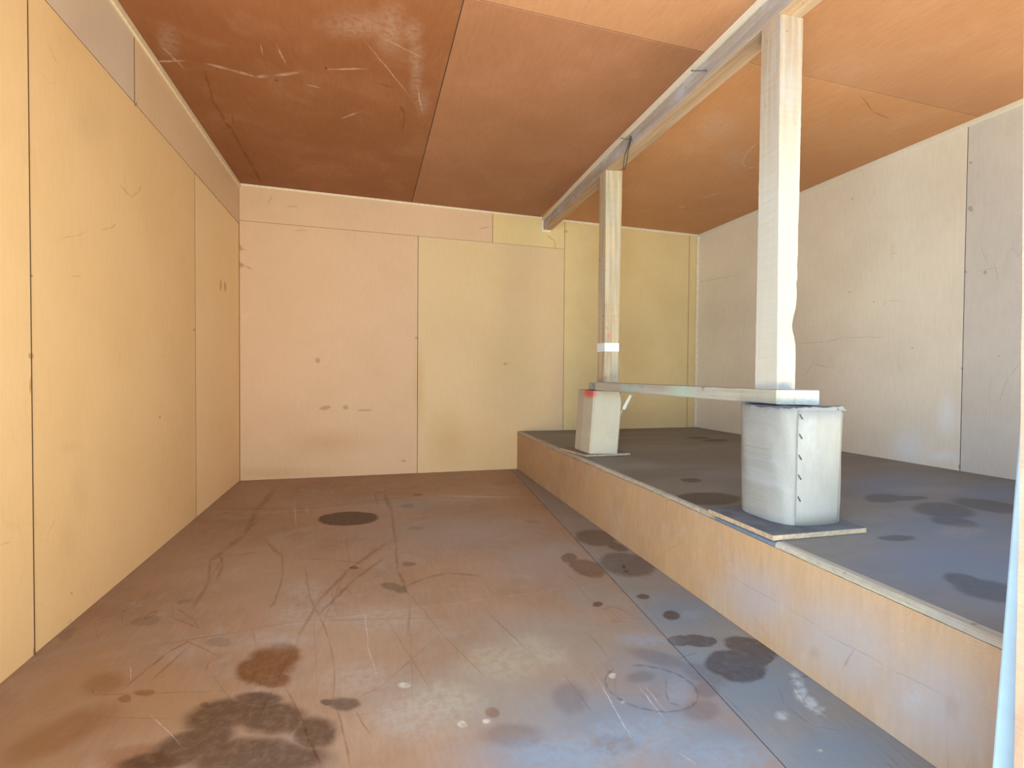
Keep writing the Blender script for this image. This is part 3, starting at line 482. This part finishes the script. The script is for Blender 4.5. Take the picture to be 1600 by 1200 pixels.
# overlapping seam flap at the front-left corner
def surf_patch(ta, tb, za, zb, th, name, mat, nt=10, rag=0.0):
    bm = bmesh.new(); o = []; inn = []
    nz = 8
    for j in range(nz+1):
        z = za+(zb-za)*j/nz; a = []; b = []
        for i in range(nt+1):
            t = ta+(tb-ta)*i/nt
            r = random.uniform(-rag, rag) if j in (0, nz) else 0
            x, y = near_outline(t, -th, z); x2, y2 = near_outline(t, -.0008, z)
            a.append(bm.verts.new((x, y, z+r))); b.append(bm.verts.new((x2, y2, z+r)))
        o.append(a); inn.append(b)
    for j in range(nz):
        for i in range(nt):
            bm.faces.new((o[j][i], o[j][i+1], o[j+1][i+1], o[j+1][i])); bm.faces.new((inn[j][i], inn[j+1][i], inn[j+1][i+1], inn[j][i+1]))
        bm.faces.new((o[j][0], o[j+1][0], inn[j+1][0], inn[j][0])); bm.faces.new((o[j][nt], inn[j][nt], inn[j+1][nt], o[j+1][nt]))
    for i in range(nt):
        bm.faces.new((o[0][i], inn[0][i], inn[0][i+1], o[0][i+1])); bm.faces.new((o[nz][i], o[nz][i+1], inn[nz][i+1], inn[nz][i]))
    return bm_obj(name, bm, [mat], np_, True)
TS = math.radians(237)
surf_patch(TS, TS+math.radians(58), ZP+.0205, .779, .0030, 'seam_flap', M_fibre, 24)
for z in (.758, .690, .617, .548, .472):
    a = near_outline(TS+.055, -.0048, z); b = near_outline(TS+.125, -.0048, z)
    a2 = near_outline(TS+.055, -.001, z); b2 = near_outline(TS+.125, -.001, z)
    bm = bmesh.new(); tube(bm, [(a2[0], a2[1], z+.008), (a[0], a[1], z+.008), (b[0], b[1], z-.008), (b2[0], b2[1], z-.008)], .0023)
    bm_obj('staple', bm, [M_steel], np_)
# torn lip at the top right
bm = bmesh.new(); rw = []
for i in range(9):
    t = math.radians(285+i*7.5); xa, ya = near_outline(t, .006, .79)
    o_ = (.004+.012*(i/8)**2) + random.uniform(0, .003); xb, yb = near_outline(t, -o_, .79)
    rw.append([bm.verts.new((xa, ya, .791)), bm.verts.new(((xa+xb)/2, (ya+yb)/2, .792+random.uniform(-.002, .001))), bm.verts.new((xb, yb, .782-.012*(i/8)-random.uniform(0, .006)))])
for A, B in zip(rw[:-1], rw[1:]):
    for k in range(2): bm.faces.new((A[k], A[k+1], B[k+1], B[k]))
bmesh.ops.solidify(bm, geom=bm.faces[:], thickness=.002)
bm_obj('torn_lip', bm, [M_paper], np_)
# frayed fibres down the right side
bm = bmesh.new()
for k in range(26):
    z = random.uniform(.48, .77); t = math.radians(random.uniform(-22, -2)); x, y = near_outline(t, 0, z)
    L = random.uniform(.003, .009)
    tube(bm, [(x-.001, y, z), (x+L*.6, y-L*.3, z-L*.3), (x+L, y-L*.4, z-L)], .0008, 4)
o = bm_obj('frayed_fibre', bm, [M_paper], np_); o['kind'] = 'stuff'

# far pier: square-cornered wrapped block, leaning a little
fp = root('wrapped_pier', (1.51, 3.31, ZP+.017), 'smaller cream four-sided pier with a red paint mark, under the far timber post', 'pier')
M_cream = board_mat('cream_wrap', 'XZ', (.50, .44, .33), (.45, .39, .28), None, fine=.08, scratch=.2, dust=((.54, .50, .40), .6), rough=.8)
def red_mark(mat, cx, cz, rx, rz):
    s = NT.__new__(NT); s.m = mat; s.t = mat.node_tree; s.n = s.t.nodes; s.l = s.t.links; s.b = s.n['Principled BSDF']
    old = s.b.inputs['Base Color'].links[0].from_socket
    g = s.node('ShaderNodeNewGeometry'); m = s.node('ShaderNodeMapping', vector_type='TEXTURE'); s.l.new(g.outputs['Position'], m.inputs['Vector'])
    m.inputs['Location'].default_value = (cx, 3.25, cz); m.inputs['Scale'].default_value = (rx, .13, rz)
    L = s.node('ShaderNodeVectorMath', operation='LENGTH'); s.l.new(m.outputs[0], L.inputs[0])
    s.inp(s.b.inputs['Base Color'], s.mix(s.ramp(L.outputs['Value'], .25, 1.1, .9, 0), old, (.62, .07, .06)))
red_mark(M_cream, 1.43, .775, .05, .045)
def far_ring(z):
    k = (z-.3738)/(.79-.3738); lx = .030*k; w = .004*k
    return [(1.412+lx-w, 3.440), (1.408+lx-w, 3.330), (1.414+lx-w*.5, 3.196), (1.424+lx, 3.184), (1.52+lx, 3.166), (1.592+lx+w, 3.150), (1.604+lx+w, 3.162), (1.612+lx+w, 3.30), (1.612+lx, 3.45), (1.50+lx, 3.452)]
bm = bmesh.new(); rows = []; zs = [.3738+(.790-.3738)*j/12 for j in range(13)]
for j, z in enumerate(zs):
    row = []
    for i, (x, y) in enumerate(far_ring(z)):
        zz = z
        if i in (5, 6, 7):
            cut = (.790-z)
            if cut < .07: x -= .022*(1-cut/.07)
            if j == 12: zz -= .008
        if j == 12: zz += random.uniform(-.002, .002)
        row.append(bm.verts.new((x, y, zz)))
    rows.append(row)
n = 10
for A, B in zip(rows[:-1], rows[1:]):
    for i in range(n): bm.faces.new((A[i], A[(i+1) % n], B[(i+1) % n], B[i]))
bm.faces.new(rows[0][::-1])
inn = [bm.verts.new((1.54+(v.co.x-1.54)*.93, 3.31+(v.co.y-3.31)*.94, v.co.z)) for v in rows[-1]]
inn2 = [bm.verts.new((v.co.x, v.co.y, .77)) for v in inn]
for i in range(n):
    bm.faces.new((rows[-1][i], rows[-1][(i+1) % n], inn[(i+1) % n], inn[i])); bm.faces.new((inn[i], inn[(i+1) % n], inn2[(i+1) % n], inn2[i]))
bm_obj('wrap', bm, [M_cream], fp)
bm = bmesh.new(); a = [bm.verts.new((1.54+(x-1.54)*.91, 3.31+(y-3.31)*.92, .42)) for x, y in far_ring(.6)]; b = [bm.verts.new((1.54+(x-1.54)*.91, 3.31+(y-3.31)*.92, .7915)) for x, y in far_ring(.79)]
for i in range(n): bm.faces.new((a[i], a[(i+1) % n], b[(i+1) % n], b[i]))
bm.faces.new(a[::-1]); bm.faces.new(b)
bm_obj('core', bm, [M_grime], fp)
M_tin = plain('pale_green_strip', (.62, .64, .55), .6, var=.12)
bm = bmesh.new()
a = Vector((1.632, 3.14, .668)); b = Vector((1.683, 3.14, .762)); d = (b-a).normalized(); s_ = Vector((d.z, 0, -d.x))*.0105; t_ = Vector((0, .004, 0))
hexa(bm, [a-s_-t_, a+s_-t_, a+s_+t_, a-s_+t_, b-s_-t_, b+s_-t_, b+s_+t_, b-s_+t_]); bev(bm, .001)
o = bm_obj('loose_strip', bm, [M_tin], fp); o['label'] = 'pale strip peeling off the right corner of the pier'
bm = bmesh.new(); tube(bm, [(1.640, 3.145, .68), (1.622, 3.145, .655), (1.617, 3.146, .635)], .003)
bm_obj('torn_shred', bm, [M_paper], fp)

# ---------------------------------------------------------------- rail plank and packing block
M_plank = wood_mat('weathered_plank', 1, (.48, .43, .34), (.36, .32, .24), (.38, .42, .42), .65, marks_=[((.36, .52, .42), (-.07, -.15, .03), (.04, .14, .04), .6), ((.36, .50, .44), (-.07, .35, .03), (.04, .16, .03), .5), ((.70, .52, .33), (-.02, -.84, .03), (.03, .1, .03), .6), ((.52, .66, .78), (-.066, -.80, .03), (.012, .012, .05), .7)])
def timber(name, ring0, ring1, n, mats, parent=None, jit=.0006, bw=.003, label=None, cat=None, warp_f=None, ends=None):
    """squared timber from ring0 to ring1 (4 points each), with worn arrises"""
    bm = bmesh.new(); rows = []
    def ring(P):
        out = []
        for i in range(4):
            a, p, b = Vector(P[i-1]), Vector(P[i]), Vector(P[(i+1) % 4])
            out += [p+(a-p).normalized()*bw, p+(b-p).normalized()*bw]
        return out
    for j in range(n+1):
        k = j/n; P = [Vector(a).lerp(Vector(b), k) for a, b in zip(ring0, ring1)]
        R = ring(P)
        if 0 < j < n: R = [q+Vector((random.uniform(-jit, jit), random.uniform(-jit, jit), random.uniform(-jit, jit))) for q in R]
        if warp_f: R = [warp_f(i, k, q) for i, q in enumerate(R)]
        rows.append([bm.verts.new(q) for q in R])
    for A, B in zip(rows[:-1], rows[1:]):
        for i in range(8): bm.faces.new((A[i], A[(i+1) % 8], B[(i+1) % 8], B[i]))
    bm.faces.new(rows[0][::-1]); bm.faces.new(rows[-1])
    o = bm_obj(name, bm, mats, parent)
    if label: tag(o, label, cat)
    return o
PZ0, PZ1 = .7935, .8465
timber('rail_plank', [(1.450,1.598,PZ0),(1.585,1.538,PZ0),(1.585,1.538,PZ1),(1.450,1.598,PZ1)], [(1.442,3.170,PZ0+.001),(1.560,3.175,PZ0+.001),(1.560,3.175,PZ1),(1.442,3.170,PZ1)], 40, [M_plank], None, .0007, .003, 'weathered pale timber plank laid across the tops of the two piers', 'plank')
M_block = wood_mat('grey_block', 0, (.38, .37, .33), (.24, .23, .21), (.45, .50, .52), .6)
bm = bmesh.new(); box(bm, 1.466, 1.62, 3.178, 3.33, .7935, .842); bev(bm, .004, 2)
tag(bm_obj('packing_block', bm, [M_block]), 'small dark grey block under the foot of the far timber post', 'block')

# ---------------------------------------------------------------- posts
M_post = wood_mat('sawn_post_pale', 2, (.47, .35, .23), (.35, .24, .145), (.38, .36, .34), .55, pale_low=((.445, .40, .325), .8, 1.5, .8),
   marks_=[((.30, .29, .28), (.0, -.045, .045), (.018, .03, .008), .55), ((.40, .42, .42), (.018, -.045, .09), (.014, .03, .035), .4), ((.52, .33, .12), (.028, -.046, 1.02), (.005, .03, .012), .8), ((.55, .36, .18), (.028, -.046, .24), (.008, .02, .008), .8), ((.42, .47, .48), (.05, -.04, .95), (.012, .03, .3), .3)])
def post_warp(i, k, q):
    z = q.z
    if i in (2, 3):      # near right arris: broken wane
        w = .0; 
        for c, h, a in ((1.085, .045, .012), (1.13, .05, .005), (1.25, .02, .003), (1.33, .03, .002), (1.46, .05, .0015)):
            w += a*math.exp(-((z-c)/h)**2)
        q = q + Vector((-w, w*.4, 0))
        if 1.0 < z < 1.5: q += Vector((random.uniform(-.0012, .0008), 0, 0))
    return q
timber('timber_post', [(1.508,1.655,PZ1+.0005),(1.598,1.662,PZ1+.0005),(1.588,1.755,PZ1+.0005),(1.487,1.755,PZ1+.0005)],
       [(1.500,1.662,2.2655),(1.605,1.661,2.2655),(1.598,1.757,2.2655),(1.494,1.757,2.2655)], 90, [M_post], None, .0005, .003,
       'near pale sawn timber post with a broken right edge, standing on the white round pier', 'post', post_warp)
M_post2 = wood_mat('sawn_post_brown', 2, (.54, .42, .26), (.38, .28, .165), (.37, .37, .30), .6,
   marks_=[((.66, .10, .09), (-.030, -.045, .315), (.012, .03, .03), .85), ((.55, .12, .10), (-.032, -.045, .41), (.008, .03, .02), .3), ((.20, .14, .10), (.02, -.05, .04), (.005, .03, .012), .8), ((.20, .14, .10), (-.012, -.05, .05), (.005, .03, .012), .8)])
fpost = timber('timber_post', [(1.523,3.200,.8435),(1.622,3.200,.8435),(1.615,3.300,.8435),(1.512,3.300,.8435)],
       [(1.535,3.240,2.2705),(1.652,3.228,2.2705),(1.645,3.325,2.2705),(1.532,3.330,2.2705)], 60, [M_post2], None, .0006, .0025,
       'far brown sawn timber post with a white tape band, standing on the cream pier', 'post')
M_tape = plain('white_tape', (.66, .70, .70), .45, var=.04)
def ring_at(z, e):
    k = (z-.8435)/(2.2705-.8435)
    P = [Vector(a).lerp(Vector(b), k) for a, b in zip([(1.523,3.200,0),(1.622,3.200,0),(1.615,3.300,0),(1.512,3.300,0)], [(1.535,3.240,0),(1.652,3.228,0),(1.645,3.325,0),(1.532,3.330,0)])]
    c = sum(P, Vector())/4
    return [(p.x+math.copysign(e, p.x-c.x), p.y+math.copysign(e, p.y-c.y), z) for p in P]
bm = bmesh.new(); hexa(bm, ring_at(1.052, .0015)+ring_at(1.110, .0015)); bev(bm, .001)
o = bm_obj('tape', bm, [M_tape], fpost); o['label'] = 'white tape band'
M_cord = plain('tan_string', (.55, .40, .18), .7)
bm = bmesh.new(); tube(bm, [(1.627, 3.215, 1.0), (1.634, 3.212, .975), (1.643, 3.21, .94), (1.648, 3.21, .90), (1.655, 3.21, .868), (1.662, 3.205, .852), (1.676, 3.205, .858), (1.688, 3.205, .866)], .0016)
o = bm_obj('string', bm, [M_cord], fpost); o['label'] = 'thin tan string hanging beside the foot'

# ---------------------------------------------------------------- beam
M_beam = wood_mat('beam_timber', 1, (.54, .37, .235), (.42, .265, .15), (.44, .40, .36), .25)
M_beamside = wood_mat('beam_dusty_side', 1, (.46, .39, .32), (.35, .285, .23), (.50, .50, .53), .75, marks_=[((.66, .69, .76), (-.05, -1.30+.0, .05), (.03, .07, .05), .8), ((.66, .69, .76), (-.05, -.62, .05), (.03, .03, .06), .6), ((.85, .86, .90), (-.05, -1.05, .03), (.03, .05, .03), .6)])
bmr = root('ceiling_beam', (1.56, 2.6, 2.26), 'long timber ceiling beam running from the front to the back wall over both posts', 'beam')
def BX(y): return 1.494 + .006*(y-.6)/1.1 + .0335*max(0, (y-1.7))
def bx(y):
    pts = ((.51, 1.484), (1.7, 1.496), (3.25, 1.534), (4.735, 1.602))
    for (a, xa), (b, xb) in zip(pts[:-1], pts[1:]):
        if y <= b: return xa+(xb-xa)*(y-a)/(b-a)
    return pts[-1][1]
bm = bmesh.new(); rows = []
for j in range(61):
    y = .502 + (4.7345-.502)*j/60; x = bx(y); w = .106 - .020*(y-.5)/4.2; zb = 2.2665 + (.004 if y > 3 else 0)*(y-3)/1.7
    jt = lambda: random.uniform(-.0005, .0005)
    rows.append([bm.verts.new(q) for q in ((x, y, CZ(x, y)-.0025), (x+jt(), y, zb+.003), (x+.003, y, zb), (x+w-.003, y, zb), (x+w+jt(), y, zb+.003), (x+w, y, CZ(x+w, y)-.0025))])
for A, B in zip(rows[:-1], rows[1:]):
    for k in range(6):
        f = bm.faces.new((A[k], A[(k+1) % 6], B[(k+1) % 6], B[k])); f.material_index = 1 if k == 0 else 0
bm.faces.new(rows[0]); bm.faces.new(rows[-1][::-1])
bm_obj('timber', bm, [M_beam, M_beamside], bmr)
M_strip = wood_mat('pale_cover_strip', 1, (.80, .70, .54), (.72, .62, .46), None)
bm = bmesh.new(); rows = []
for j in range(31):
    y = .502 + (4.734-.502)*j/30; x = bx(y)-.0004; t = .012
    zc = CZ(x, y)-.0025; h = .030
    rows.append([bm.verts.new(q) for q in ((x-t, y, zc), (x-t, y, zc-h), (x, y, zc-h), (x, y, zc))])
for A, B in zip(rows[:-1], rows[1:]):
    for k in range(4): bm.faces.new((A[k], A[(k+1) % 4], B[(k+1) % 4], B[k]))
bm.faces.new(rows[0]); bm.faces.new(rows[-1][::-1])
o = bm_obj('cover_strip', bm, [M_strip], bmr); o['label'] = 'pale cover strip between beam and ceiling'
def nail(p, q, r):
    bm = bmesh.new(); P, Q = Vector(p), Vector(q); d = (Q-P).normalized()
    tube(bm, [P, Q], r, 8); tube(bm, [Q-d*.001, Q+d*.002], r*2, 8)
    return bm_obj('nail', bm, [M_steel], bmr)
nail((1.499, 2.105, 2.296), (1.448, 2.150, 2.312), .0024)
nail((1.525, 2.855, 2.302), (1.475, 2.900, 2.325), .0019)
# wire loop hanging on the second nail
M_wire = plain('black_wire', (.03, .03, .035), .4, .3, .2)
bm = bmesh.new()
wp = [(1.512, 2.868, 2.318), (1.508, 2.850, 2.306), (1.508, 2.870, 2.285), (1.509, 2.925, 2.235), (1.513, 2.945, 2.190), (1.518, 2.953, 2.160), (1.521, 2.938, 2.157), (1.519, 2.915, 2.200), (1.512, 2.885, 2.245), (1.507, 2.848, 2.290), (1.506, 2.838, 2.312), (1.510, 2.850, 2.320), (1.512, 2.866, 2.318)]
tube(bm, wp, .0024, 7)
tag(bm_obj('wire_loop', bm, [M_wire]), 'black wire loop hanging from a nail in the beam above the far post', 'wire')

# ---------------------------------------------------------------- doorway edge at the right of the frame
M_jamb = board_mat('doorway_board', 'XZ', (.36, .23, .16), (.32, .20, .14), None, fine=.12, dust=((.32, .24, .20), .6))
M_blue = plain('pale_blue_paint', (.42, .56, .64), .45, var=.04, scale=20)
bm = bmesh.new(); rows = []
for j in range(41):
    z = 2.115*j/40
    xw = .9625 - .003*(z-.29) - .0135*max(0, z-.29)**2 + random.uniform(-.0008, .0008)
    rows.append([bm.verts.new(q) for q in ((xw, .548, z), (1.02, .548, z), (1.02, .560, z), (xw+random.uniform(-.0006, .0006), .560, z))])
for A, B in zip(rows[:-1], rows[1:]):
    for k in range(4): bm.faces.new((A[k], A[(k+1) % 4], B[(k+1) % 4], B[k]))
bm.faces.new(rows[0]); bm.faces.new(rows[-1][::-1])
struct(bm_obj('trim_1', bm, [M_jamb]), 'raw tan board edging the doorway at the right edge of the photo', 'trim')
bm = bmesh.new()
tube_pts = []
hexa(bm, [(.996,.585,.0),(1.045,.585,.0),(1.045,.622,.0),(.996,.622,.0),(1.085,.585,1.15),(1.115,.585,1.15),(1.115,.622,1.15),(1.085,.622,1.15)]); bev(bm, .004, 2)
tag(bm_obj('painted_batten', bm, [M_blue]), 'pale blue painted batten leaning behind the doorway board at right edge', 'batten')
